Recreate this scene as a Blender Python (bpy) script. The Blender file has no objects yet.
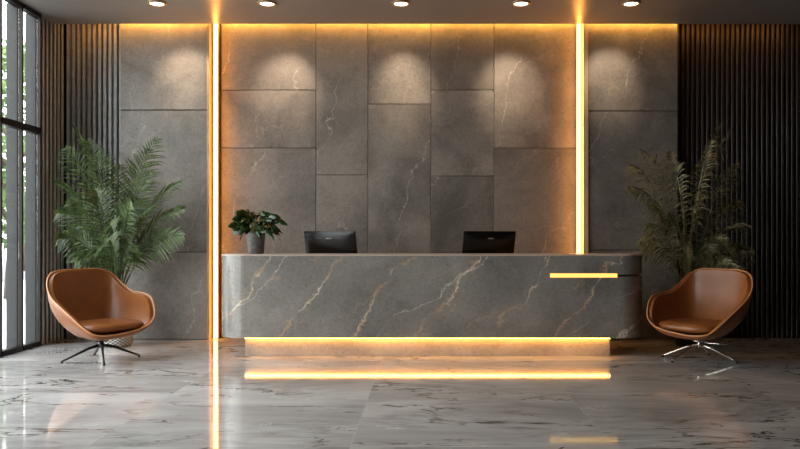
import bpy, bmesh, math, random
from mathutils import Vector, Matrix, noise as mnoise
random.seed(7)
sc = bpy.context.scene
COL = sc.collection
PI = math.pi
F, VX, VY, EYE = 745.0, 425.0, 240.0, 1.25        # focal (px), vanishing point (px), eye height

def wx(px, Y): return (px - VX) * Y / F
def wz(py, Y): return EYE - (py - VY) * Y / F

# ------------------------------------------------------------------ mesh helpers
def link(o, parent=None):
    COL.objects.link(o)
    if parent is not None: o.parent = parent
    return o

def mesh_obj(name, verts, faces, mat, parent=None, smooth=False, loc=(0, 0, 0)):
    me = bpy.data.meshes.new(name)
    me.from_pydata([tuple(v) for v in verts], [], faces)
    me.update()
    bm = bmesh.new(); bm.from_mesh(me)
    bmesh.ops.recalc_face_normals(bm, faces=bm.faces)
    bm.to_mesh(me); bm.free()
    if mat: me.materials.append(mat)
    for p in me.polygons: p.use_smooth = smooth
    o = bpy.data.objects.new(name, me)
    o.location = loc
    return link(o, parent)

class MB:
    def __init__(s): s.v = []; s.f = []
    def box(s, x0, x1, y0, y1, z0, z1):
        n = len(s.v)
        s.v += [(x0,y0,z0),(x1,y0,z0),(x1,y1,z0),(x0,y1,z0),(x0,y0,z1),(x1,y0,z1),(x1,y1,z1),(x0,y1,z1)]
        s.f += [(n,n+3,n+2,n+1),(n+4,n+5,n+6,n+7),(n,n+1,n+5,n+4),(n+1,n+2,n+6,n+5),(n+2,n+3,n+7,n+6),(n+3,n,n+4,n+7)]
        return s
    def prism(s, pts, z0, z1):
        n = len(s.v); k = len(pts)
        s.v += [(x,y,z0) for x,y in pts] + [(x,y,z1) for x,y in pts]
        s.f += [tuple(range(n+k-1, n-1, -1)), tuple(range(n+k, n+2*k))]
        for i in range(k):
            j = (i+1) % k
            s.f.append((n+i, n+j, n+k+j, n+k+i))
        return s
    def tube(s, pts, rads, seg=8, caps=True):
        n = len(s.v); pts = [Vector(p) for p in pts]
        if not isinstance(rads, (list, tuple)): rads = [rads]*len(pts)
        up = Vector((0.13, 0.21, 1)).normalized()
        for i, p in enumerate(pts):
            d = (pts[min(i+1, len(pts)-1)] - pts[max(i-1, 0)]).normalized()
            a = d.cross(up)
            if a.length < 1e-3: a = d.cross(Vector((1, 0, 0)))
            a.normalize(); b = d.cross(a).normalized()
            for k in range(seg):
                t = 2*PI*k/seg
                s.v.append(tuple(p + a*(math.cos(t)*rads[i]) + b*(math.sin(t)*rads[i])))
        for i in range(len(pts)-1):
            for k in range(seg):
                j = (k+1) % seg
                s.f.append((n+i*seg+k, n+i*seg+j, n+(i+1)*seg+j, n+(i+1)*seg+k))
        if caps:
            s.f.append(tuple(n+k for k in range(seg-1, -1, -1)))
            m = n+(len(pts)-1)*seg
            s.f.append(tuple(m+k for k in range(seg)))
        return s
    def lathe(s, prof, seg=40, c=(0, 0, 0), close=True):
        n = len(s.v); k = len(prof)
        for i in range(seg):
            t = 2*PI*i/seg
            for r, z in prof: s.v.append((c[0]+r*math.cos(t), c[1]+r*math.sin(t), c[2]+z))
        for i in range(seg):
            j = (i+1) % seg
            for q in range(k-1):
                s.f.append((n+i*k+q, n+j*k+q, n+j*k+q+1, n+i*k+q+1))
        if close:
            s.f.append(tuple(n+i*k for i in range(seg-1, -1, -1)))
            s.f.append(tuple(n+i*k+k-1 for i in range(seg)))
        return s
    def build(s, name, mat, parent=None, smooth=False, bevel=0, seg=2, loc=(0,0,0)):
        o = mesh_obj(name, s.v, s.f, mat, parent, smooth, loc)
        if bevel:
            m = o.modifiers.new('bevel', 'BEVEL'); m.width = bevel; m.segments = seg
            m.limit_method = 'ANGLE'; m.angle_limit = math.radians(40)
        return o

def tag(o, label=None, cat=None, group=None, kind=None):
    if label: o['label'] = label
    if cat: o['category'] = cat
    if group: o['group'] = group
    if kind: o['kind'] = kind
    return o
def empty(name, loc, rz=0):
    o = bpy.data.objects.new(name, None); o.empty_display_size = .1
    o.location = loc; o.rotation_euler = (0, 0, rz)
    return link(o)
def copy_tree(o, parent=None):
    c = o.copy(); COL.objects.link(c)
    if parent is not None: c.parent = parent
    for ch in [x for x in COL.objects if x.parent == o]: copy_tree(ch, c)
    return c

# ------------------------------------------------------------------ material helpers
class NT:
    def __init__(s, name):
        s.m = bpy.data.materials.new(name); s.m.use_nodes = True
        s.t = s.m.node_tree; s.t.nodes.clear()
        s.out = s.n('ShaderNodeOutputMaterial')
    def n(s, typ, **kw):
        x = s.t.nodes.new(typ)
        for k, v in kw.items(): setattr(x, k, v)
        return x
    def l(s, a, b): s.t.links.new(a, b)
    def put(s, inp, v):
        if hasattr(v, 'links') or isinstance(v, bpy.types.NodeSocket): s.l(v, inp)
        else: inp.default_value = v
    def math(s, op, a, b=0.0, c=None, clamp=False):
        x = s.n('ShaderNodeMath', operation=op, use_clamp=clamp)
        s.put(x.inputs[0], a); s.put(x.inputs[1], b)
        if c is not None: s.put(x.inputs[2], c)
        return x.outputs[0]
    def vmath(s, op, a, b):
        x = s.n('ShaderNodeVectorMath', operation=op)
        s.put(x.inputs[0], a); s.put(x.inputs[1], b)
        return x.outputs[0]
    def noise(s, vec, scale, detail=4, rough=.5, dist=0, out='Fac'):
        x = s.n('ShaderNodeTexNoise')
        if vec is not None: s.l(vec, x.inputs['Vector'])
        x.inputs['Scale'].default_value = scale; x.inputs['Detail'].default_value = detail
        x.inputs['Roughness'].default_value = rough; x.inputs['Distortion'].default_value = dist
        return x.outputs[out]
    def ramp(s, fac, stops):
        x = s.n('ShaderNodeValToRGB'); s.l(fac, x.inputs[0])
        el = x.color_ramp.elements
        while len(el) < len(stops): el.new(.5)
        for e, (p, c) in zip(el, stops):
            e.position = p; e.color = (c, c, c, 1) if isinstance(c, (int, float)) else (*c, 1)
        return x.outputs[0]
    def mix(s, fac, a, b):
        x = s.n('ShaderNodeMix', data_type='RGBA')
        s.put(x.inputs[0], fac)
        for i, v in ((6, a), (7, b)):
            if isinstance(v, tuple): x.inputs[i].default_value = (*v, 1)
            else: s.l(v, x.inputs[i])
        return x.outputs[2]
    def bump(s, h, strength=.2, dist=.01):
        x = s.n('ShaderNodeBump'); s.l(h, x.inputs['Height'])
        x.inputs['Strength'].default_value = strength; x.inputs['Distance'].default_value = dist
        return x.outputs[0]
    def pbr(s, color, rough=.5, metal=0, spec=.5, normal=None, coat=0, sheen=0, coat_rough=.1):
        b = s.n('ShaderNodeBsdfPrincipled')
        if isinstance(color, tuple): b.inputs['Base Color'].default_value = (*color, 1)
        else: s.l(color, b.inputs['Base Color'])
        s.put(b.inputs['Roughness'], rough)
        b.inputs['Metallic'].default_value = metal
        b.inputs['Specular IOR Level'].default_value = spec
        b.inputs['Coat Weight'].default_value = coat
        b.inputs['Coat Roughness'].default_value = coat_rough
        b.inputs['Sheen Weight'].default_value = sheen
        if normal is not None: s.l(normal, b.inputs['Normal'])
        s.l(b.outputs[0], s.out.inputs[0])
        return b

def simple(name, col, rough=.5, metal=0, var=.08, scale=8, spec=.5, bumpy=0, coat=0):
    t = NT(name); tc = t.n('ShaderNodeTexCoord').outputs['Object']
    nz = t.noise(tc, scale, 5, .6)
    c = t.mix(t.ramp(nz, [(.3, 0), (.7, 1)]), tuple(x*(1-var) for x in col), tuple(min(1, x*(1+var)) for x in col))
    nm = t.bump(t.noise(tc, scale*12, 3), bumpy, .004) if bumpy else None
    t.pbr(c, rough, metal, spec, nm, coat)
    return t.m
def emit(name, col, strength):
    t = NT(name); e = t.n('ShaderNodeEmission')
    e.inputs[0].default_value = (*col, 1); e.inputs[1].default_value = strength
    t.l(e.outputs[0], t.out.inputs[0]); return t.m

def stone(name, base, veincol, vein_amt=.5, use_attr=False, rough=.42, gold=None, seed=0.0, pits=1.0, contrast=.25):
    t = NT(name); g = t.n('ShaderNodeTexCoord').outputs['Object']
    p = t.vmath('ADD', g, (seed*3.1, seed*1.7, seed))
    tint = None
    if use_attr:
        a = t.n('ShaderNodeAttribute'); a.attribute_name = 'slab'
        p = t.vmath('ADD', g, t.vmath('MULTIPLY', a.outputs['Color'], (37.0, 23.0, 51.0)))
        tint = a.outputs['Fac']
    cloud = t.noise(p, 1.3, 6, .62, .4)
    fine = t.noise(p, 26, 6, .7)
    f = t.math('ADD', t.math('MULTIPLY', cloud, .7), t.math('MULTIPLY', fine, .3))
    dark = tuple(x*(1-contrast*1.1) for x in base); light = tuple(x*(1+contrast) for x in base)
    c = t.mix(t.ramp(f, [(.36, 0), (.62, 1)]), dark, light)
    if tint is not None:
        hs = t.n('ShaderNodeHueSaturation'); t.l(c, hs.inputs['Color'])
        t.l(t.math('ADD', t.math('MULTIPLY', tint, .75), .68), hs.inputs['Value']); c = hs.outputs[0]
    # pits
    st = t.n('ShaderNodeVectorMath', operation='MULTIPLY'); t.l(p, st.inputs[0]); st.inputs[1].default_value = (1, 1, 1.5)
    pn = t.noise(st.outputs[0], 38, 3, .6)
    pm = t.ramp(pn, [(.30, .75*pits), (.385, 0)])
    c = t.mix(pm, c, tuple(x*.32 for x in base))
    sp_ = t.n('ShaderNodeSeparateXYZ'); t.l(p, sp_.inputs[0])
    n1 = t.math('SUBTRACT', t.noise(p, .9, 3, .55), .5); n2 = t.math('SUBTRACT', t.noise(p, 4.5, 6, .65), .5)
    def family(ax, az, freq, w, amp1, amp2, off):
        u = t.math('ADD', t.math('MULTIPLY', sp_.outputs[0], ax), t.math('MULTIPLY', sp_.outputs[2], -az))
        u = t.math('ADD', u, t.math('ADD', t.math('MULTIPLY', n1, amp1), t.math('MULTIPLY', n2, amp2)))
        u = t.math('ABSOLUTE', t.math('SUBTRACT', t.math('FRACT', t.math('ADD', t.math('MULTIPLY', u, freq), off)), .5))
        return t.ramp(t.math('DIVIDE', u, freq), [(0, 1), (w*.35, .6), (w, 0)])
    mask = t.ramp(t.noise(p, 1.9, 4, .65), [(.44, 0), (.56, 1)])
    mask2 = t.ramp(t.noise(t.vmath('ADD', p, (7.7, 3.3, 1.1)), 2.3, 5, .7), [(.41, 0), (.54, 1)])
    if gold:
        g1 = t.math('MULTIPLY', family(.80, .60, 1.7, .030, .60, .34, .2), mask2)
        c = t.mix(t.math('MULTIPLY', g1, .5), c, gold)
        g2 = t.math('MULTIPLY', family(.80, .60, 1.7, .008, .60, .30, .2), mask)
        c = t.mix(t.math('MULTIPLY', g2, vein_amt), c, veincol)
        g3 = t.math('MULTIPLY', family(.35, .93, 1.7, .006, .5, .3, .45), mask2)
        c = t.mix(t.math('MULTIPLY', g3, vein_amt*.45), c, gold)
        g4 = t.math('MULTIPLY', family(.62, .78, .8, .006, .7, .2, .1), t.math('MULTIPLY', mask, 1.0))
        c = t.mix(t.math('MULTIPLY', g4, vein_amt*.7), c, veincol)
    else:
        g1 = t.math('MULTIPLY', family(.93, .35, .9, .008, .8, .35, .3), mask)
        c = t.mix(t.math('MULTIPLY', g1, vein_amt), c, veincol)
        g2 = t.math('MULTIPLY', family(.5, .86, 1.3, .005, .7, .45, .7), mask2)
        c = t.mix(t.math('MULTIPLY', g2, vein_amt*.5), c, veincol)
    h = t.math('SUBTRACT', fine, t.math('MULTIPLY', pm, .8))
    r = t.math('ADD', t.math('MULTIPLY', fine, .25), rough-.12)
    t.pbr(c, r, 0, .5, t.bump(h, .22 if not gold else .08, .006), coat=.45 if gold else 0, coat_rough=.13)
    return t.m

M = {}
M['stone'] = stone('grey_stone_cladding', (.18, .162, .146), (.60, .56, .50), .75, use_attr=True, rough=.42, contrast=.38)
M['desk'] = stone('desk_stone', (.235, .218, .20), (.85, .78, .68), .9, rough=.22, gold=(.62, .40, .22), seed=5.2, pits=.8, contrast=.30)
M['plinth'] = stone('plinth_stone', (.40, .37, .34), (.7, .6, .5), .5, rough=.45, seed=2.2)
M['slab_edge'] = simple('countertop_edge_stone', (.50, .42, .36), .3)
M['slat'] = simple('slat_wood_shaded', (.034, .023, .019), .42, var=.25, scale=14)  # brown slats, darkened in colour for the dim right side of the room
M['slat_lit'] = simple('slat_wood_window_lit', (.41, .42, .43), .35, var=.2, scale=14)  # left slats: window light painted into a paler, cooler colour
M['slat_gap'] = simple('slat_backing_black', (.012, .011, .011), .8)
M['plaster'] = simple('ceiling_paint', (.27, .25, .23), .34, var=.02, spec=.4)
M['wallpaint'] = simple('painted_wall', (.22, .20, .19), .7, var=.05)
M['frame'] = simple('window_frame_metal', (.018, .015, .014), .4, .6)
M['fin'] = simple('grey_fin_metal', (.022, .023, .024), .6, .0)
M['bronze'] = simple('bronze_trim', (.42, .30, .19), .38, .55)
M['pale_trim'] = simple('pale_timber_trim', (.62, .45, .30), .5)
M['black'] = simple('black_plastic', (.008, .008, .008), .25, spec=.35)
M['blackmat'] = simple('dark_metal', (.03, .028, .027), .35, .7)
M['chrome'] = simple('polished_chrome', (.72, .68, .64), .12, 1)
M['steel'] = simple('brushed_steel', (.5, .48, .46), .25, 1)
M['soil'] = simple('potting_soil', (.035, .024, .016), .95, bumpy=.8)
M['stem'] = simple('palm_stem_green', (.13, .16, .06), .5, var=.3)
M['bark'] = simple('tree_bark', (.10, .075, .055), .9, var=.3, bumpy=.6)
M['pave'] = simple('pavement_concrete', (.42, .41, .40), .8, bumpy=.3)
M['road'] = simple('asphalt_road', (.10, .10, .105), .85, bumpy=.3)
M['planter'] = simple('worn_grey_planter', (.11, .105, .10), .7, var=.5, scale=22, bumpy=.8)
AMBER = (1.0, .39, .068)
M['led'] = emit('amber_led', AMBER, 24)
M['led_cove'] = emit('amber_cove_led', (1.0, .45, .065), 46)
M['led_desk'] = emit('amber_desk_led', (1.0, .42, .07), 34)
M['led_bar'] = emit('light_bar_diffuser', (1.0, .56, .13), 1.7)
M['lens'] = emit('downlight_lens', (1.0, .86, .66), 9)

def leather():
    t = NT('cognac_leather'); tc = t.n('ShaderNodeTexCoord').outputs['Object']
    c = t.mix(t.ramp(t.noise(tc, 3, 4, .6), [(.35, 0), (.7, 1)]), (.22, .070, .017), (.31, .105, .028))
    v = t.n('ShaderNodeTexVoronoi'); t.l(tc, v.inputs['Vector']); v.inputs['Scale'].default_value = 190
    t.pbr(c, .37, 0, .45, t.bump(v.outputs['Distance'], .09, .002)); return t.m
M['leather'] = leather()
M['piping'] = simple('leather_piping', (.56, .25, .10), .4)

def leafmat(name, c0, c1, rough=.4, trans=.25, scale=3.5):
    t = NT(name); tc = t.n('ShaderNodeTexCoord').outputs['Object']
    c = t.mix(t.ramp(t.noise(tc, scale, 4, .6), [(.35, 0), (.68, 1)]), c0, c1)
    b = t.pbr(c, rough, 0, .5)
    tr = t.n('ShaderNodeBsdfTranslucent'); t.l(c, tr.inputs[0])
    mx = t.n('ShaderNodeMixShader'); mx.inputs[0].default_value = trans
    t.l(b.outputs[0], mx.inputs[1]); t.l(tr.outputs[0], mx.inputs[2]); t.l(mx.outputs[0], t.out.inputs[0])
    return t.m
M['palm'] = leafmat('palm_leaf', (.018, .045, .012), (.17, .25, .075), .30, .15, 16)
M['palm_dry_warm_lit'] = leafmat('palm_leaf_olive_warm_lit', (.018, .026, .010), (.33, .29, .14), .30, .15, 16)  # dry olive leaf; pale tone also paints in warm rim light
M['desk_leaf'] = leafmat('broad_leaf', (.008, .028, .008), (.035, .085, .02), .25, .12, 9)
M['tree_leaf'] = leafmat('tree_leaf', (.07, .12, .04), (.22, .30, .11), .5, .3, 1.5)

def floor_mat():
    t = NT('polished_marble_floor'); g = t.n('ShaderNodeTexCoord').outputs['Object']
    sx = t.n('ShaderNodeSeparateXYZ'); t.l(g, sx.inputs[0])
    u = t.math('DIVIDE', t.math('ADD', sx.outputs[0], .45), 1.6); v = t.math('DIVIDE', t.math('ADD', sx.outputs[1], .3), 1.6)
    cx = t.n('ShaderNodeCombineXYZ'); t.l(t.math('FLOOR', u), cx.inputs[0]); t.l(t.math('FLOOR', v), cx.inputs[1])
    wn = t.n('ShaderNodeTexWhiteNoise', noise_dimensions='3D'); t.l(cx.outputs[0], wn.inputs['Vector'])
    p = t.vmath('ADD', g, t.vmath('MULTIPLY', wn.outputs['Color'], (.9, .9, 0)))
    mp = t.n('ShaderNodeMapping'); t.l(p, mp.inputs[0]); mp.inputs['Rotation'].default_value = (0, 0, math.radians(-28))
    mp.inputs['Scale'].default_value = (.55, 1.5, 1)
    q = mp.outputs[0]
    cloud = t.noise(q, .9, 6, .6, .7)
    c = t.mix(t.ramp(cloud, [(.34, 0), (.66, 1)]), (.34, .32, .305), (.66, .64, .62))
    # broad soft grey veins
    sv = t.math('ABSOLUTE', t.math('SUBTRACT', t.noise(q, 1.5, 7, .6, .8), .5))
    c = t.mix(t.math('MULTIPLY', t.ramp(sv, [(0, .45), (.02, .2), (.07, 0)]), t.ramp(t.noise(p, .8, 2), [(.45, 0), (.6, 1)])), c, (.15, .135, .125))
    # thin dark brown cracks
    dv = t.math('ABSOLUTE', t.math('SUBTRACT', t.noise(q, .9, 6, .56, .9), .53))
    dm = t.ramp(t.noise(p, .9, 3, .55), [(.44, 0), (.54, 1)])
    c = t.mix(t.math('MULTIPLY', t.ramp(dv, [(0, 1), (.004, .8), (.0095, 0)]), dm), c, (.055, .035, .022))
    mq = t.n('ShaderNodeMapping'); t.l(p, mq.inputs[0]); mq.inputs['Rotation'].default_value = (0, 0, math.radians(40))
    mq.inputs['Scale'].default_value = (.45, 1.2, 1)
    d2 = t.math('ABSOLUTE', t.math('SUBTRACT', t.noise(mq.outputs[0], .8, 6, .55, .8), .5))
    m2 = t.ramp(t.noise(p, 1.2, 2, .5), [(.46, 0), (.56, 1)])
    c = t.mix(t.math('MULTIPLY', t.ramp(d2, [(0, .9), (.003, .65), (.008, 0)]), m2), c, (.13, .075, .04))
    # white threads
    wv = t.math('ABSOLUTE', t.math('SUBTRACT', t.noise(q, 1.9, 8, .6, 1.0), .46))
    wm = t.ramp(t.noise(p, 2.2, 3, .6), [(.52, 0), (.62, 1)])
    c = t.mix(t.math('MULTIPLY', t.ramp(wv, [(0, .8), (.004, .5), (.012, 0)]), wm), c, (.82, .80, .77))
    # joints
    def joint(s_):
        d = t.math('ABSOLUTE', t.math('SUBTRACT', t.math('FRACT', s_), .5))
        return t.math('GREATER_THAN', d, .4986)
    j = t.math('MAXIMUM', joint(u), joint(v))
    c = t.mix(t.math('MULTIPLY', j, .55), c, (.62, .60, .57))
    r = t.math('ADD', t.math('MULTIPLY', t.noise(p, 5, 4, .6), .06), .03)
    t.pbr(c, r, 0, .6, t.bump(t.noise(p, 3.2, 2), .012, .01))
    return t.m
M['floor'] = floor_mat()

def glass():
    t = NT('window_glass')
    tr = t.n('ShaderNodeBsdfTransparent'); tr.inputs[0].default_value = (.93, .96, .95, 1)
    gl = t.n('ShaderNodeBsdfGlossy'); gl.inputs['Roughness'].default_value = .02
    lw = t.n('ShaderNodeLayerWeight'); lw.inputs['Blend'].default_value = .5
    fr = t.math('ADD', t.math('MULTIPLY', t.math('POWER', lw.outputs['Facing'], 5.0), .6), .03)
    mx = t.n('ShaderNodeMixShader'); t.l(fr, mx.inputs[0])
    t.l(tr.outputs[0], mx.inputs[1]); t.l(gl.outputs[0], mx.inputs[2]); t.l(mx.outputs[0], t.out.inputs[0])
    return t.m
M['glass'] = glass()

def woven():
    t = NT('silver_woven_basket'); tc = t.n('ShaderNodeTexCoord').outputs['Object']
    s = t.n('ShaderNodeSeparateXYZ'); t.l(tc, s.inputs[0])
    ang = t.math('ARCTAN2', s.outputs[1], s.outputs[0])
    u = t.math('MULTIPLY', ang, 22.0); v = t.math('MULTIPLY', s.outputs[2], 190.0)
    w = t.math('MULTIPLY', t.math('SINE', u), t.math('SINE', v))
    f = t.ramp(t.math('ADD', t.math('MULTIPLY', w, .5), .5), [(.25, 0), (.6, 1)])
    c = t.mix(f, (.07, .065, .06), (.60, .58, .55))
    t.pbr(c, .5, 0, .5, t.bump(f, .6, .01)); return t.m
M['woven'] = woven()

# ------------------------------------------------------------------ the setting
XL, XR, YB, YF, HC = -4.57, 4.77, 9.5, -2.5, 3.925

def struct(o): o['kind'] = 'structure'; return o
struct(MB().box(XL-.12, XR+.2, YF, YB+.2, -.12, 0).build('floor', M['floor']))
ce = struct(MB().box(XL-.12, XR+.2, YF, 9.22, HC, HC+.05).build('ceiling', M['plaster']))
MB().box(XL-.12, XR+.2, 9.04, 9.09, HC+.05, 4.22).build('cove_back', M['plaster'], ce)
MB().box(XL-.12, XR+.2, 9.09, YB+.2, 4.17, 4.22).build('cove_top', M['plaster'], ce)

for x0, x1 in ((XL-.12, XL-.03), (XR+.03, XR+.2)):
    MB().box(x0, x1, 9.04, 9.22, HC+.05, 4.17).box(x0, x1, 9.221, YB+.2, HC+.001, 4.17).build('cove_end', M['slat_gap'], ce)
# back wall: concrete backing + cladding + slat panels
wb = struct(MB().box(XL-.12, XR+.2, YB+.06, YB+.2, 0, 4.17).build('wall_back', M['wallpaint']))
def cladding(slabs, y0, gap=.006, tints=None):
    vs, fs, cols = [], [], []
    for q, (x0, x1, z0, z1) in enumerate(slabs):
        m = MB().box(x0+gap/2, x1-gap/2, y0, YB+.06, z0+gap/2, z1-gap/2)
        n = len(vs); vs += m.v; fs += [tuple(n+i for i in f) for f in m.f]
        a, b2, t = random.uniform(-.12, .12), random.uniform(-.12, .12), tints[q % len(tints)]
        r = (t+a, t+b2, t-a-b2)
        cols += [r]*6
    me = bpy.data.meshes.new('stone_cladding'); me.from_pydata(vs, [], fs); me.update()
    at = me.color_attributes.new('slab', 'FLOAT_COLOR', 'CORNER')
    for p in me.polygons:
        for li in p.loop_indices: at.data[li].color = (*cols[p.index], 1)
    me.materials.append(M['stone'])
    o = bpy.data.objects.new('stone_cladding', me); link(o, wb)
    b = o.modifiers.new('bevel', 'BEVEL'); b.width = .004; b.segments = 1
    # dark joint backing just behind the slab faces
    return o
def col(x0, x1, joints, Y=YB):
    zs = [0] + sorted(wz(j, Y) for j in joints) + [4.16]
    return [(x0, x1, a, b) for a, b in zip(zs, zs[1:])]
X = lambda p, Y=YB: wx(p, Y)
YS = 9.36
slabs = []
slabs += col(-2.60, X(316), [90, 148, 290])
slabs += col(X(316), X(368), [175, 300])
slabs += col(X(368), X(431), [104])
slabs += col(X(431), X(494), [90, 176, 300])
slabs += col(X(494), 1.98, [148, 270])
cladding(slabs, YB, tints=[.5,.45,.6,.5, .5,.6,.72, .62,.75, .3,.35,.8,.3, .4,.38,.55])
cladding(col(X(120, YS), -2.735, [110, 252], YS), YS, .010, [1.0,.95,.9])  # left slabs tinted lighter: daylight painted into the stone
cladding(col(2.045, X(678, YS), [111, 250], YS), YS, .010, [.45,.5,.6])

def slat_panel(x0, x1, mat, pitch=.0645):
    MB().box(x0, x1, YB+.02, YB+.06, 0, 4.16).build('slat_backing', M['slat_gap'], wb)
    m = MB(); n = int(round((x1-x0)/pitch)); pitch = (x1-x0)/n
    for i in range(n):
        a = x0 + i*pitch
        m.box(a+.014, a+pitch-.014, YB-.035, YB+.02, 0, 4.15)
    m.build('slats', mat, wb, bevel=.004, seg=1)
slat_panel(XL, X(120, YS)-.005, M['slat_lit'])
slat_panel(X(678, YS)+.005, XR, M['slat'])

# left wall: slatted return, then the window wall
YW = 8.84
wl = struct(MB().box(XL-.12, XL-.03, YW, YB+.06, 0, HC).build('wall_left', M['slat_gap']))
m = MB(); n = 7; pt = (YB-.04-YW)/(n-.5)
for i in range(n):
    a = YW + i*pt
    m.box(XL-.03, XL-.016, a, a+pt*.5, 0, HC if a+pt*.5 < 9.2 else 4.16)
m.build('slats', M['slat_lit'], wl, bevel=.004, seg=1)

mull = [8.84, 8.44, 8.02] + [8.02-1.25*k for k in range(1, 6)]
wi = 0
for a, b in zip(mull, mull[1:]):
    wi += 1
    b = max(b, YF)
    w = struct(empty('window_%d' % wi, (XL, (a+b)/2, 0)))
    def wp(mb, name, mat):
        o = mb.build(name, mat, None); o.parent = w; o.location = (-XL, -(a+b)/2, 0); return o
    f = MB()
    f.box(XL-.03, XL+.02, a-.030, a, 0, HC)            # mullion
    f.box(XL-.05, XL+.03, b, a-.035, 0, .055)           # sill rail
    f.box(XL-.05, XL+.03, b, a-.035, HC-.05, HC)        # head rail
    zt = 2.50
    f.box(XL-.05, XL+.03, b, a-.035, zt, zt+.075)       # transom
    wp(f, 'window_frame', M['frame'])
    wp(MB().box(XL-.018, XL-.010, b, a-.035, .055, zt), 'pane', M['glass'])
    wp(MB().box(XL-.018, XL-.010, b, a-.035, zt+.075, HC-.05), 'pane', M['glass'])
    wp(MB().box(XL-.155, XL-.035, a-.034, a-.004, 0, HC), 'sun_fin', M['fin'])
struct(MB().box(XR+.03, XR+.2, YF, YB+.06, 0, HC).build('wall_right', M['slat_gap']))
wr = bpy.data.objects['wall_right']
m = MB(); y = 5.0
while y < YB-.05:
    m.box(XR-.02, XR+.03, y+.011, y+.0535, 0, HC); y += .0645
m.build('slats', M['slat'], wr)
struct(MB().box(XL-.12, XR+.2, YF-.15, YF, 0, HC).build('wall_front', M['wallpaint']))  # unseen wall, added solid so daylight comes only from the left
MB().box(XL-.12, XL, YF, mull[-1], 0, HC).build('daylight_block_panel', M['wallpaint'], wl)  # unseen solid stretch, added to cut window light and steepen falloff to the right

# trims beside the light strips
struct(MB().box(-2.735, -2.700, 9.335, YB+.06, 0, 4.15).build('trim_1', M['bronze']))
struct(MB().box(1.985, 2.045, 9.335, YB+.06, 0, 4.15).build('trim_2', M['pale_trim']))

# ------------------------------------------------------------------ lights of the room
def light_strip(x0, x1, label):
    r = empty('light_strip', ((x0+x1)/2, 9.49, 0))
    w = x1-x0
    MB().box(-w/2+.004, w/2-.004, -.085, .010, 0, 4.13).build('channel', M['pale_trim'], r)
    MB().box(-w/2, w/2, -.130, -.085, .01, 4.12).build('diffuser', M['led'], r, bevel=.006)
    tag(r, label, 'light')
    return r
light_strip(-2.658, -2.616, 'vertical amber light strip on the left, nearest the left potted palm')
light_strip(1.918, 1.960, 'vertical amber light strip on the right, rising behind the right end of the desk')
cv = empty('cove_light', (0, 9.2215, HC+.02))
for x0, x1, yy, z0 in ((X(120), -2.74, .05, .030), (-2.58, 1.91, .185, .068), (2.05, X(678), .05, .030)):
    MB().box(x0, x1, yy, yy+.018, z0, z0+.02).build('diffuser', M['led_cove'], cv)
    MB().box(x0, x1, yy-.006, yy-.001, z0, 4.17-HC-.02).build('mounting_rail', M['bronze'], cv)
MB().box(XL+.16, X(120)-.01, 0, .012, 0, .012).build('diffuser', M['led'], cv)
MB().box(X(678)+.01, XR-.15, 0, .012, 0, .012).build('diffuser', M['led'], cv)
tag(cv, 'amber cove light hidden in the ceiling gap along the back wall', 'light')

names = ['leftmost recessed ceiling downlight, above the left palm', 'second recessed ceiling downlight from the left, above the desk plant',
         'middle recessed ceiling downlight, between the two monitors', 'fourth recessed ceiling downlight from the left, above the right monitor',
         'rightmost recessed ceiling downlight, beyond the right light strip']
def downlight():
    r = empty('ceiling_downlight', (0, 0, HC))
    MB().lathe([(.078, -.004), (.086, -.022), (.104, -.020), (.112, -.006), (.112, 0), (.078, 0)], 40, close=False).build('trim_ring', M['bronze'], r, True)
    MB().lathe([(.001, -.010), (.076, -.010), (.078, -.002), (.001, -.002)], 32, close=False).build('lens', M['lens'], r, True)
    return r
d0 = downlight()
for i, px in enumerate([157, 267, 401, 521, 631]):
    d = d0 if i == 0 else copy_tree(d0)
    Yd = 8.40
    d.location = (wx(px, Yd), Yd, HC)
    tag(d, names[i], 'ceiling light', 'recessed downlights in the ceiling')
    L = bpy.data.lights.new('downlight_beam', 'SPOT'); L.energy = [90, 105, 85, 100, 75][i]; L.color = (1, .74, .50)
    L.spot_size = math.radians(46); L.spot_blend = 1.0; L.shadow_soft_size = .04
    lo = bpy.data.objects.new('downlight_beam', L); link(lo)
    lo.location = (wx(px, Yd), Yd, HC-.035)
    lo.rotation_euler = (Vector((0, 1, -.66))).to_track_quat('-Z', 'Y').to_euler()

# ------------------------------------------------------------------ reception desk
desk = empty('reception_desk', (.077, 8.3, 0))
tag(desk, 'long rounded grey marble reception desk with gold veins and glowing plinth', 'reception desk')
def dput(mb, name, mat, **k):
    o = mb.build(name, mat, desk, **k); o.location = (-.077, -8.3, 0); return o
DX0, DX1, DY0, DY1, R = -2.22, 2.375, 7.89, 8.34, .30
def outline(off=0.0, slot=None, sd=.035):
    pts = []
    n = 14
    cxl, cxr, cy = DX0+R, DX1-R, DY0+R
    r = R-off
    pts.append((DX0+off, DY1-off))
    for i in range(n+1):
        t = PI + i*PI/2/n; pts.append((cxl+r*math.cos(t), cy+r*math.sin(t)))
    if slot:
        pts += [(slot[0], DY0+off), (slot[0], DY0+off+sd)]
        if slot[1] < cxr:
            pts += [(slot[1], DY0+off+sd), (slot[1], DY0+off)]
        else: r -= sd
    for i in range(n+1):
        t = 1.5*PI + i*PI/2/n; pts.append((cxr+r*math.cos(t), cy+r*math.sin(t)))
    if slot and slot[1] >= cxr: pts.append((DX1-off-sd, DY1-off-.02)); pts.append((DX1-off, DY1-off-.02))
    pts.append((DX1-off, DY1-off))
    return pts
s0, s1 = wx(550, DY0), wx(618, DY0)
b = MB()
b.prism(outline(), .21, .847)
b.prism(outline(0, (s0, s1)), .847, .862)
b.prism(outline(0, (s0, 9)), .862, .884)
b.prism(outline(0, (s0, s1)), .884, .90)
b.prism(outline(), .90, 1.08)
body = dput(b, 'body', M['desk'])
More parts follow.
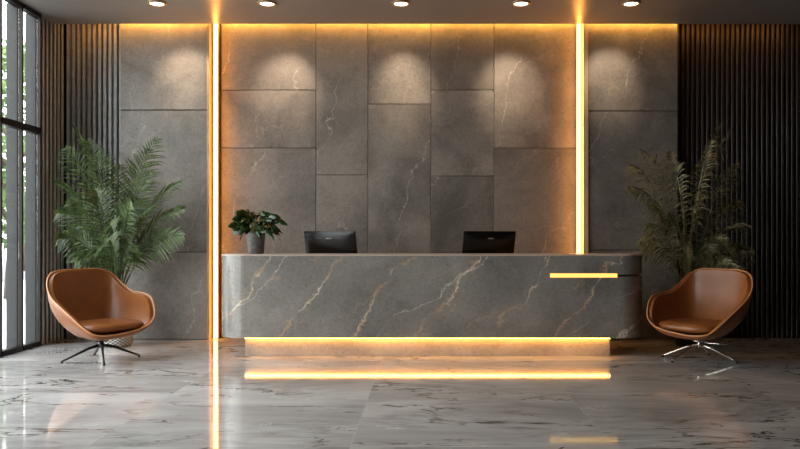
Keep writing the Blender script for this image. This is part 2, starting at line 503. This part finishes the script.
dput(MB().prism(outline(-.005), 1.08, 1.10), 'countertop', M['slab_edge'], bevel=.004)
dput(MB().prism(outline(.022), .8625, .8835), 'groove_shade_insert', M['blackmat'])  # dark insert that paints shade into the groove
dput(MB().box(s0+.004, s1-.004, DY0+.010, DY0+.034, .852, .895), 'light_bar', M['led_bar'], bevel=.004)
px0, px1, py0 = wx(245, 8.02), wx(610, 8.02), 8.02
dput(MB().box(px0, px1, py0, 8.80, 0, .209), 'plinth', M['plinth'], bevel=.004)
dput(MB().box(px0+.01, px1-.01, DY0+.085, DY0+.10, .195, .2099), 'light_strip', M['led_desk'])
# staff side: lower worktop on two cabinets
dput(MB().box(DX0+.05, DX1-.05, DY1+.001, 8.92, .71, .745), 'worktop', M['slab_edge'], bevel=.004)
dput(MB().box(DX0+.06, DX0+.50, DY1+.001, 8.86, .211, .709), 'cabinet', M['wallpaint'], bevel=.004)
dput(MB().box(DX1-.50, DX1-.06, DY1+.001, 8.86, .211, .709), 'cabinet', M['wallpaint'], bevel=.004)

# ------------------------------------------------------------------ monitors
def monitor(px, yaw, label):
    Y = 8.58
    r = empty('computer_monitor', (wx(px, Y), Y, .7465), yaw)
    W, H, tilt = .63, .40, math.radians(14)
    R_ = Matrix.Rotation(tilt, 4, 'X')            # top leans to -Y
    def tl(mb, name, mat, **k):
        o = mb.build(name, mat, r, **k)
        o.matrix_local = Matrix.Translation((0, -.03, .215)) @ R_
        return o
    # housing: thin rim with a shallow bulge on the back
    p = MB(); nx, nz = 16, 10
    for j in range(nz+1):
        for i in range(nx+1):
            u, v = i/nx*2-1, j/nz*2-1
            bul = .030*max(0, (1-u**4))*max(0, (1-v**4))
            p.v.append((u*W/2, -.010-bul, H/2+v*H/2))
    for j in range(nz):
        for i in range(nx):
            a = j*(nx+1)+i; p.f.append((a, a+1, a+nx+2, a+nx+1))
    n = len(p.v)
    p.box(-W/2, W/2, -.010, .010, 0, H)
    tl(p, 'housing', M['black'], smooth=False)
    tl(MB().box(-W/2+.012, W/2-.012, .0102, .0125, .018, H-.012), 'screen', M['black'])
    tl(MB().box(-.035, .035, -.0437, -.0405, H*.80, H*.83), 'badge_plate', M['steel'])
    MB().box(-.14, .14, -.10, .12, 0, .012).build('base', M['blackmat'], r, bevel=.005)
    MB().tube([(0, -.005, .012), (0, -.045, .16), (0, -.085, .31)], [.022, .020, .018], 12).build('neck', M['steel'], r, True)
    tag(r, label, 'monitor', 'monitors on the reception desk')
    # fix normals on open bulge are handled by recalc
    return r
monitor(334, math.radians(-17), 'black computer monitor left of centre, nearer the desk plant, angled left')
monitor(486, math.radians(17), 'black computer monitor right of centre, nearer the right light strip')

# ------------------------------------------------------------------ leafy plants
def leaf_blade(mb, base, d, up, L, W, droop, fold=.25, seg=6, shape=1.0):
    """one leaf: a folded, drooping, pointed blade with a midrib"""
    d = Vector(d).normalized(); up = Vector(up)
    side = d.cross(up)
    if side.length < 1e-3: side = d.cross(Vector((1, 0, .2)))
    side.normalize(); nrm = side.cross(d).normalized()
    n = len(mb.v); base = Vector(base)
    for i in range(seg+1):
        t = i/seg
        c = base + d*(L*t) + Vector((0, 0, -droop*L*t*t))
        w = W*(math.sin(PI*min(1, t**shape*.94+.05))**.8)*.5
        if i == seg: w = W*.02
        mb.v += [tuple(c - side*w + nrm*(w*fold)), tuple(c), tuple(c + side*w + nrm*(w*fold))]
    for i in range(seg):
        a = n+i*3
        mb.f += [(a, a+1, a+4, a+3), (a+1, a+2, a+5, a+4)]

def thin(o, t=.0012):
    m = o.modifiers.new('thick', 'SOLIDIFY'); m.thickness = t; m.offset = 0; return o

def frond(parent, base, tip, arch, rng, nl=34, leaf=.27, mat=None, start=.30, droopk=.35, wid=.018):
    base, tip = Vector(base), Vector(tip)
    mid = base.lerp(tip, .55) + Vector((0, 0, arch)); mid.x = base.x + (tip.x-base.x)*.38; mid.y = base.y + (tip.y-base.y)*.38
    P = []
    N = 20
    for i in range(N+1):
        t = i/N; P.append(base*(1-t)**2 + mid*(2*t*(1-t)) + tip*t*t)
    m = MB(); m.tube(P, [.009*(1-.8*i/N)+.001 for i in range(N+1)], 5)
    roll = rng.choice((-1, 1))*rng.uniform(.5, 1.45)
    def at(t):
        f = t*N; i = min(N-1, int(f)); return P[i].lerp(P[i+1], f-i), (P[i+1]-P[i]).normalized()
    for k in range(nl):
        t = start + (1-start)*(k+.5)/nl
        c, d = at(t)
        side = d.cross(Vector((0, 0, 1)))
        if side.length < .1: side = Vector((1, 0, 0))
        side.normalize(); side = Matrix.Rotation(roll, 3, d) @ side
        env = math.sin(PI*min(1, .18+.80*(t-start)/(1-start)))**.75
        for s in (-1, 1):
            fw = .55 + .9*((t-start)/(1-start))
            dd = (side*s*(1+rng.uniform(-.15, .15)) + d*fw + Vector((0, rng.uniform(-.1, .1), rng.uniform(-.06, .14)))).normalized()
            L = leaf*env*rng.uniform(.85, 1.12)
            leaf_blade(m, c, dd, Vector((0, -.8, .5)), L, wid*rng.uniform(.8, 1.15), droopk*rng.uniform(.5, 1.5), .3, 5, .8)
    o = m.build('frond', mat, parent)
    return thin(o)

def palm(px_base, Y, pot_fn, tips, label, mat, rng, leaf, droopk, zbase, group=None, nl=22):
    X0 = wx(px_base, Y)
    r = empty('potted_palm', (X0, Y, 0))
    pot_fn(r)
    st = MB()
    extra = [(tx+rng.uniform(-14, 14), ty+rng.uniform(6, 34), dy-rng.uniform(.0, .4), arch) for tx, ty, dy, arch in tips if ty < 245][::3]
    for k, (tx, ty, dy, arch) in enumerate(tips+extra):
        dy = min(dy, .12)
        T = Vector((wx(tx, Y+dy)-X0, dy, wz(ty, Y+dy)))
        a = rng.uniform(0, 2*PI); rr = rng.uniform(.02, .09)
        b0 = Vector((rr*math.cos(a), rr*math.sin(a), zbase-.03))
        frac = min(.9, max(.25, (T.z-zbase)*.30))
        b1 = b0 + Vector((T.x*.06, T.y*.05, frac))
        st.tube([b0, b0.lerp(b1, .5)+Vector((.004, 0, 0)), b1], [.013, .011, .008], 7)
        frond(r, b1, T, arch, rng, nl=nl, leaf=leaf, mat=mat, start=.22, droopk=droopk)
    st.build('stems', M['stem'], r, True)
    tag(r, label, 'plant', group)
    return r
def pot_basket(r):
    MB().lathe([(.001, 0), (.165, 0), (.185, .04), (.20, .40), (.203, .42), (.190, .42), (.185, .38), (.001, .38)], 48, close=False).build('basket', M['woven'], r, True)
    MB().lathe([(.001, .381), (.183, .381), (.183, .386), (.001, .395)], 32, close=False).build('soil', M['soil'], r)
def pot_dark(r):
    MB().lathe([(.001, 0), (.14, 0), (.15, .03), (.18, .36), (.183, .38), (.17, .38), (.165, .34), (.001, .34)], 48, close=False).build('pot', M['blackmat'], r, True)
    MB().lathe([(.001, .341), (.163, .341), (.163, .346), (.001, .355)], 32, close=False).build('soil', M['soil'], r)
tipsL = [(73,127,.1,.35),(88,140,-.1,.3),(100,150,.15,.25),(158,138,.0,.25),(150,150,-.2,.25),(180,182,.1,.3),(183,209,-.1,.35),
         (165,235,.05,.35),(56,183,.0,.35),(58,213,-.2,.4),(62,240,.1,.4),(75,262,-.25,.4),(120,165,.3,.2),(140,200,-.3,.3),(95,190,-.35,.3),
         (85,225,.25,.35),(110,225,-.4,.35),(140,255,-.2,.35),(70,200,-.3,.35),(105,205,.2,.2),(125,190,-.15,.2),(98,248,-.35,.4),(126,240,-.4,.3)]
palm(116, 8.78, pot_basket, tipsL, 'tall leafy green palm in a woven silver basket behind the left armchair', M['palm'], random.Random(3), .30, .30, .42, 'potted palms')
tipsR = [(630,165,.0,.45),(640,150,.15,.45),(668,152,-.1,.4),(722,123,.1,.3),(712,140,-.15,.3),(738,163,.0,.35),(749,226,-.1,.4),(742,200,.15,.35),
         (640,243,-.1,.4),(648,205,-.2,.4),(668,215,-.3,.4),(700,190,-.3,.35),(725,240,-.3,.4),(715,255,-.35,.5),(690,255,-.45,.55),(682,180,.25,.25),(705,215,.2,.3),(735,250,.1,.4)]
palm(688, 8.84, pot_dark, tipsR, 'dark feathery palm with drooping fronds behind the right armchair', M['palm_dry_warm_lit'], random.Random(11), .27, .75, .40, 'potted palms', nl=26)

def desk_plant():
    Y = 8.1; rng = random.Random(5)
    r = empty('potted_desk_plant', (wx(256, Y), Y, 1.10))
    MB().lathe([(.001, 0), (.078, 0), (.084, .01), (.100, .20), (.103, .225), (.092, .225), (.088, .20), (.001, .20)], 40, close=False).build('pot', M['planter'], r, True)
    MB().lathe([(.001, .2), (.088, .2), (.088, .206), (.001, .212)], 24, close=False).build('soil', M['soil'], r)
    m = MB(); st = MB()
    for k in range(86):
        a = rng.uniform(0, 2*PI); el = rng.uniform(-.25, 1.3)
        rad = rng.uniform(.09, .2)
        c = Vector((math.cos(a)*math.cos(el)*rad*1.15, math.sin(a)*math.cos(el)*rad*.9, .25 + math.sin(el)*rad*.95 + .03))
        out = Vector((math.cos(a), math.sin(a), .55*math.sin(el)+.1)).normalized()
        if k % 2 == 0: st.tube([(rng.uniform(-.03,.03), rng.uniform(-.03,.03), .2), (c.x*.4, c.y*.4, .2+(c.z-.2)*.6), c], .0035, 5)
        leaf_blade(m, c, out, (rng.uniform(-.6,.6), -1, .5), rng.uniform(.11, .16), rng.uniform(.065, .09), rng.uniform(.2, .9), .25, 8, .85)
    st.build('stems', M['stem'], r, True)
    o = m.build('foliage', M['desk_leaf'], r, True); thin(o, .0014)
    tag(r, 'small broad-leaved green plant in a rough grey pot on the desk top', 'plant')
desk_plant()

# ------------------------------------------------------------------ armchairs
RIM = [(0,.41,.935),(.24,.40,.93),(.355,.345,.875),(.405,.22,.765),(.425,.07,.69),(.432,-.10,.675),(.425,-.235,.64),(.40,-.325,.55),(.355,-.385,.43),
       (.22,-.41,.345),(0,-.415,.31),(-.20,-.405,.30),(-.335,-.365,.325),(-.395,-.27,.40),(-.43,-.13,.50),(-.445,.03,.59),(-.44,.17,.665),(-.415,.29,.77),(-.35,.365,.885),(-.22,.40,.93)]
def spline(pts, N):
    n = len(pts); pts = [Vector(p) for p in pts]; out = []
    for i in range(n):
        p0, p1, p2, p3 = pts[i-1], pts[i], pts[(i+1) % n], pts[(i+2) % n]
        for k in range(N):
            t = k/N
            out.append(.5*((2*p1) + (p2-p0)*t + (2*p0-5*p1+4*p2-p3)*t*t + (3*p1-p0-3*p2+p3)*t**3))
    return out
def armchair(loc, rz, flip, base_mat, label, lever, star):
    r = empty('lounge_chair', loc, rz)
    s = -1 if flip else 1
    rim = [Vector((s*p.x, p.y, p.z)) for p in spline(RIM, 4)]
    N = len(rim); K = 13
    v, f = [], []
    c0 = Vector((0, .02, .205))
    for k in range(K+1):
        q = k/K
        for p in rim:
            h = math.sin(q*PI/2)**.86
            x = c0.x + (p.x-c0.x)*h; y = c0.y + (p.y-c0.y)*h
            ve = 1-math.cos(q*PI/2)
            tall = min(1, max(0, (p.z-.36)/.25)); low = .7*q+.3*ve
            zz = low*(1-tall) + (q**1.55)*tall
            z = c0.z + (p.z-c0.z)*zz
            # back leans: keep the back panel fuller below the rim
            v.append((x, y, z))
    for k in range(1, K):
        for i in range(N):
            j = (i+1) % N
            f.append((k*N+i, k*N+j, (k+1)*N+j, (k+1)*N+i))
    n0 = len(v); v.append(tuple(c0))
    for i in range(N): f.append((n0, N+(i+1) % N, N+i))
    # drop unused first ring
    o = mesh_obj('shell', v, f, M['leather'], r, True)
    bm = bmesh.new(); bm.from_mesh(o.data)
    bmesh.ops.delete(bm, geom=[x for x in bm.verts if not x.link_faces], context='VERTS')
    bmesh.ops.recalc_face_normals(bm, faces=bm.faces)
    # make normals point outward/down
    lowest = min(bm.faces, key=lambda fc: fc.calc_center_median().z)
    if lowest.normal.z > 0: bmesh.ops.reverse_faces(bm, faces=bm.faces)
    bm.to_mesh(o.data); bm.free()
    for p in o.data.polygons: p.use_smooth = True
    so = o.modifiers.new('thick', 'SOLIDIFY'); so.thickness = .012; so.offset = -1
    ip = o.data.copy(); pad = bpy.data.objects.new('inner_upholstery', ip); link(pad, r)
    zmin = c0.z
    for vv in ip.vertices:
        vv.co.z -= .012*min(1, max(0, (vv.co.z-zmin)/.08)); vv.co.x *= .972; vv.co.y = .02+(vv.co.y-.02)*.972
        if vv.co.z < zmin+.05: vv.co.z += .008
    so = pad.modifiers.new('thick', 'SOLIDIFY'); so.thickness = .036; so.offset = -1
    be = pad.modifiers.new('bevel', 'BEVEL'); be.width = .015; be.segments = 3; be.limit_method = 'ANGLE'; be.angle_limit = math.radians(50)
    # piping along the outer rim
    tb = MB(); pts = [p + Vector((0, 0, .001)) for p in rim]; tb.tube(pts+[pts[0], pts[1]], .0080, 6, caps=False)
    tb.build('piping', M['piping'], r, True)
    # seat cushion: superellipse pad with crowned top
    v, f = [], []; nu, nv = 48, 9
    for j in range(nv+1):
        ph = -PI/2 + PI*j/nv
        cr = abs(math.cos(ph))**.45; sz = math.copysign(abs(math.sin(ph))**.8, math.sin(ph))
        for i in range(nu):
            t = 2*PI*i/nu; ct, st = math.cos(t), math.sin(t)
            ex = math.copysign(abs(ct)**.62, ct); ey = math.copysign(abs(st)**.62, st)
            wdt = .345*(1-.08*(ey > 0)*ey)
            v.append((ex*wdt*cr, -.065+ey*.305*cr, .362 + (ey*cr)*.004 + sz*.056))
    for j in range(nv):
        for i in range(nu):
            k2 = (i+1) % nu
            f.append((j*nu+i, j*nu+k2, (j+1)*nu+k2, (j+1)*nu+i))
    cu = mesh_obj('seat_cushion', v, f, M['leather'], r, True)
    bm = bmesh.new(); bm.from_mesh(cu.data); bmesh.ops.remove_doubles(bm, verts=bm.verts, dist=.0004); bmesh.ops.recalc_face_normals(bm, faces=bm.faces); bm.to_mesh(cu.data); bm.free()
    # base
    MB().lathe([(.001, .130), (.028, .130), (.034, .14), (.034, .168), (.022, .175), (.022, .190), (.070, .196), (.078, .208), (.001, .212)], 28, close=False).build('hub', base_mat, r, True)
    for a in star:
        a = math.radians(a) - rz
        e = .375
        dx, dy = math.cos(a), math.sin(a)
        m = MB()
        m.tube([(dx*.02, dy*.02, .155), (dx*.12, dy*.12, .132), (dx*e*.9, dy*e*.9, .035), (dx*e, dy*e, .020)], [.017, .015, .0105, .010], 10)
        lg = m.build('leg', base_mat, r, True)
        MB().lathe([(.001, 0), (.014, 0), (.015, .004), (.012, .022), (.001, .024)], 14, c=(dx*e, dy*e, 0), close=False).build('glide', M['blackmat'], lg, True)
    if lever:
        dx, dy = lever
        MB().tube([(dx*.03, dy*.03, .182), (dx*.16, dy*.16, .178), (dx*.17, dy*.17, .178), (dx*.25, dy*.25, .176)], [.006, .006, .013, .013], 10).build('lever', M['chrome'], r, True)
    tag(r, label, 'armchair', 'tan leather swivel armchairs')
    return r
armchair((-3.37, 7.76, 0), math.radians(57), False, M['blackmat'], 'tan leather tub armchair on a dark four-legged swivel base, beside the window', None, [214, 297, 34, 124])
armchair((2.86, 7.76, 0), math.radians(-54), True, M['chrome'], 'tan leather tub armchair on a shiny chrome swivel base, beside the dark slats',
         (.9, .55), [322, 205, 150, 55])

# ------------------------------------------------------------------ outdoors (seen through the left windows)
struct(MB().box(-60, XL-.12, -30, 60, -.30, -.04).build('floor_outside', M['pave']))
rd = MB().box(-22, -13, -30, 60, -.039, -.03).build('street', M['road']); rd['kind'] = 'structure'
def tree(x, y, h, cr, seed, label):
    rng = random.Random(seed)
    r = empty('street_tree', (x, y, -.04))
    m = MB(); m.tube([(0, 0, 0), (.05, .03, h*.25), (-.04, .05, h*.5), (.03, 0, h*.85)], [.17, .13, .10, .04], 10)
    for k in range(9):
        a = rng.uniform(0, 2*PI); z0 = h*rng.uniform(.3, .6)
        m.tube([(0, 0, z0), (math.cos(a)*cr*.4, math.sin(a)*cr*.4, z0+cr*.3), (math.cos(a)*cr*.8, math.sin(a)*cr*.8, z0+cr*.55)], [.06, .04, .015], 6)
    m.build('trunk', M['bark'], r, True)
    m = MB()
    for k in range(3600):
        while True:
            q = Vector((rng.uniform(-1, 1), rng.uniform(-1, 1), rng.uniform(-1, 1)))
            if q.length < 1: break
        q = q.normalized()*(q.length**.4)
        nn = mnoise.noise(q*2.2+Vector((seed, 0, 0)))
        q *= (1+.3*nn)
        c = Vector((q.x*cr, q.y*cr, h*.62+q.z*h*.42))
        leaf_blade(m, c, (rng.uniform(-1, 1), rng.uniform(-1, 1), rng.uniform(-.7, .4)), (rng.uniform(-.4, .4), rng.uniform(-.4, .4), 1), rng.uniform(.16, .26), rng.uniform(.09, .14), .2, .2, 2)
    m.build('foliage', M['tree_leaf'], r)
    tag(r, label, 'tree')
tree(-9.1, 16.4, 5.4, 1.7, 1, 'nearest leafy street tree outside the left window')
tree(-12.4, 22.5, 7.0, 2.6, 2, 'taller leafy street tree further off beyond the left window')
tree(-16.8, 31.0, 8.5, 3.2, 5, 'farthest street tree beyond the left window, across the pavement')

# ------------------------------------------------------------------ world, camera, colour
w = bpy.data.worlds.new('sky'); sc.world = w; w.use_nodes = True
nt = w.node_tree; nt.nodes.clear()
out = nt.nodes.new('ShaderNodeOutputWorld'); bg = nt.nodes.new('ShaderNodeBackground')
tcw = nt.nodes.new('ShaderNodeTexCoord'); sp = nt.nodes.new('ShaderNodeSeparateXYZ'); rp = nt.nodes.new('ShaderNodeValToRGB')
nt.links.new(tcw.outputs['Generated'], sp.inputs[0]); nt.links.new(sp.outputs[2], rp.inputs[0])
e = rp.color_ramp.elements; e[0].position = 0; e[0].color = (1, .97, .93, 1); e[1].position = .8; e[1].color = (.86, .90, 1, 1)
nt.links.new(rp.outputs[0], bg.inputs[0]); bg.inputs[1].default_value = 9.0
nt.links.new(bg.outputs[0], out.inputs[0])

P = bpy.data.lights.new('window_portal', 'AREA'); P.shape = 'RECTANGLE'; P.size = HC; P.size_y = 7.1
P.cycles.is_portal = True
po = bpy.data.objects.new('window_portal', P); link(po)
po.location = (XL-.19, (1.77+8.84)/2, HC/2); po.rotation_euler = Vector((1, 0, 0)).to_track_quat('-Z', 'Y').to_euler()

cam = bpy.data.cameras.new('camera'); co = bpy.data.objects.new('camera', cam); link(co)
co.location = (0, 0, EYE); co.rotation_euler = (PI/2, 0, 0)
cam.sensor_fit = 'HORIZONTAL'; cam.sensor_width = 36; cam.lens = F/800*36
cam.shift_x = (400-VX)/800; cam.shift_y = (VY-224.5)/800
cam.clip_end = 300
sc.camera = co
sc.view_settings.view_transform = 'Standard'; sc.view_settings.look = 'None'
sc.view_settings.gamma = 1; sc.view_settings.use_curve_mapping = False
sc.view_settings.exposure = 0.0
cy = sc.cycles
cy.use_denoising = True; cy.max_bounces = 8; cy.diffuse_bounces = 4; cy.glossy_bounces = 4; cy.transparent_max_bounces = 12
cy.sample_clamp_indirect = 4; cy.caustics_reflective = False; cy.caustics_refractive = False
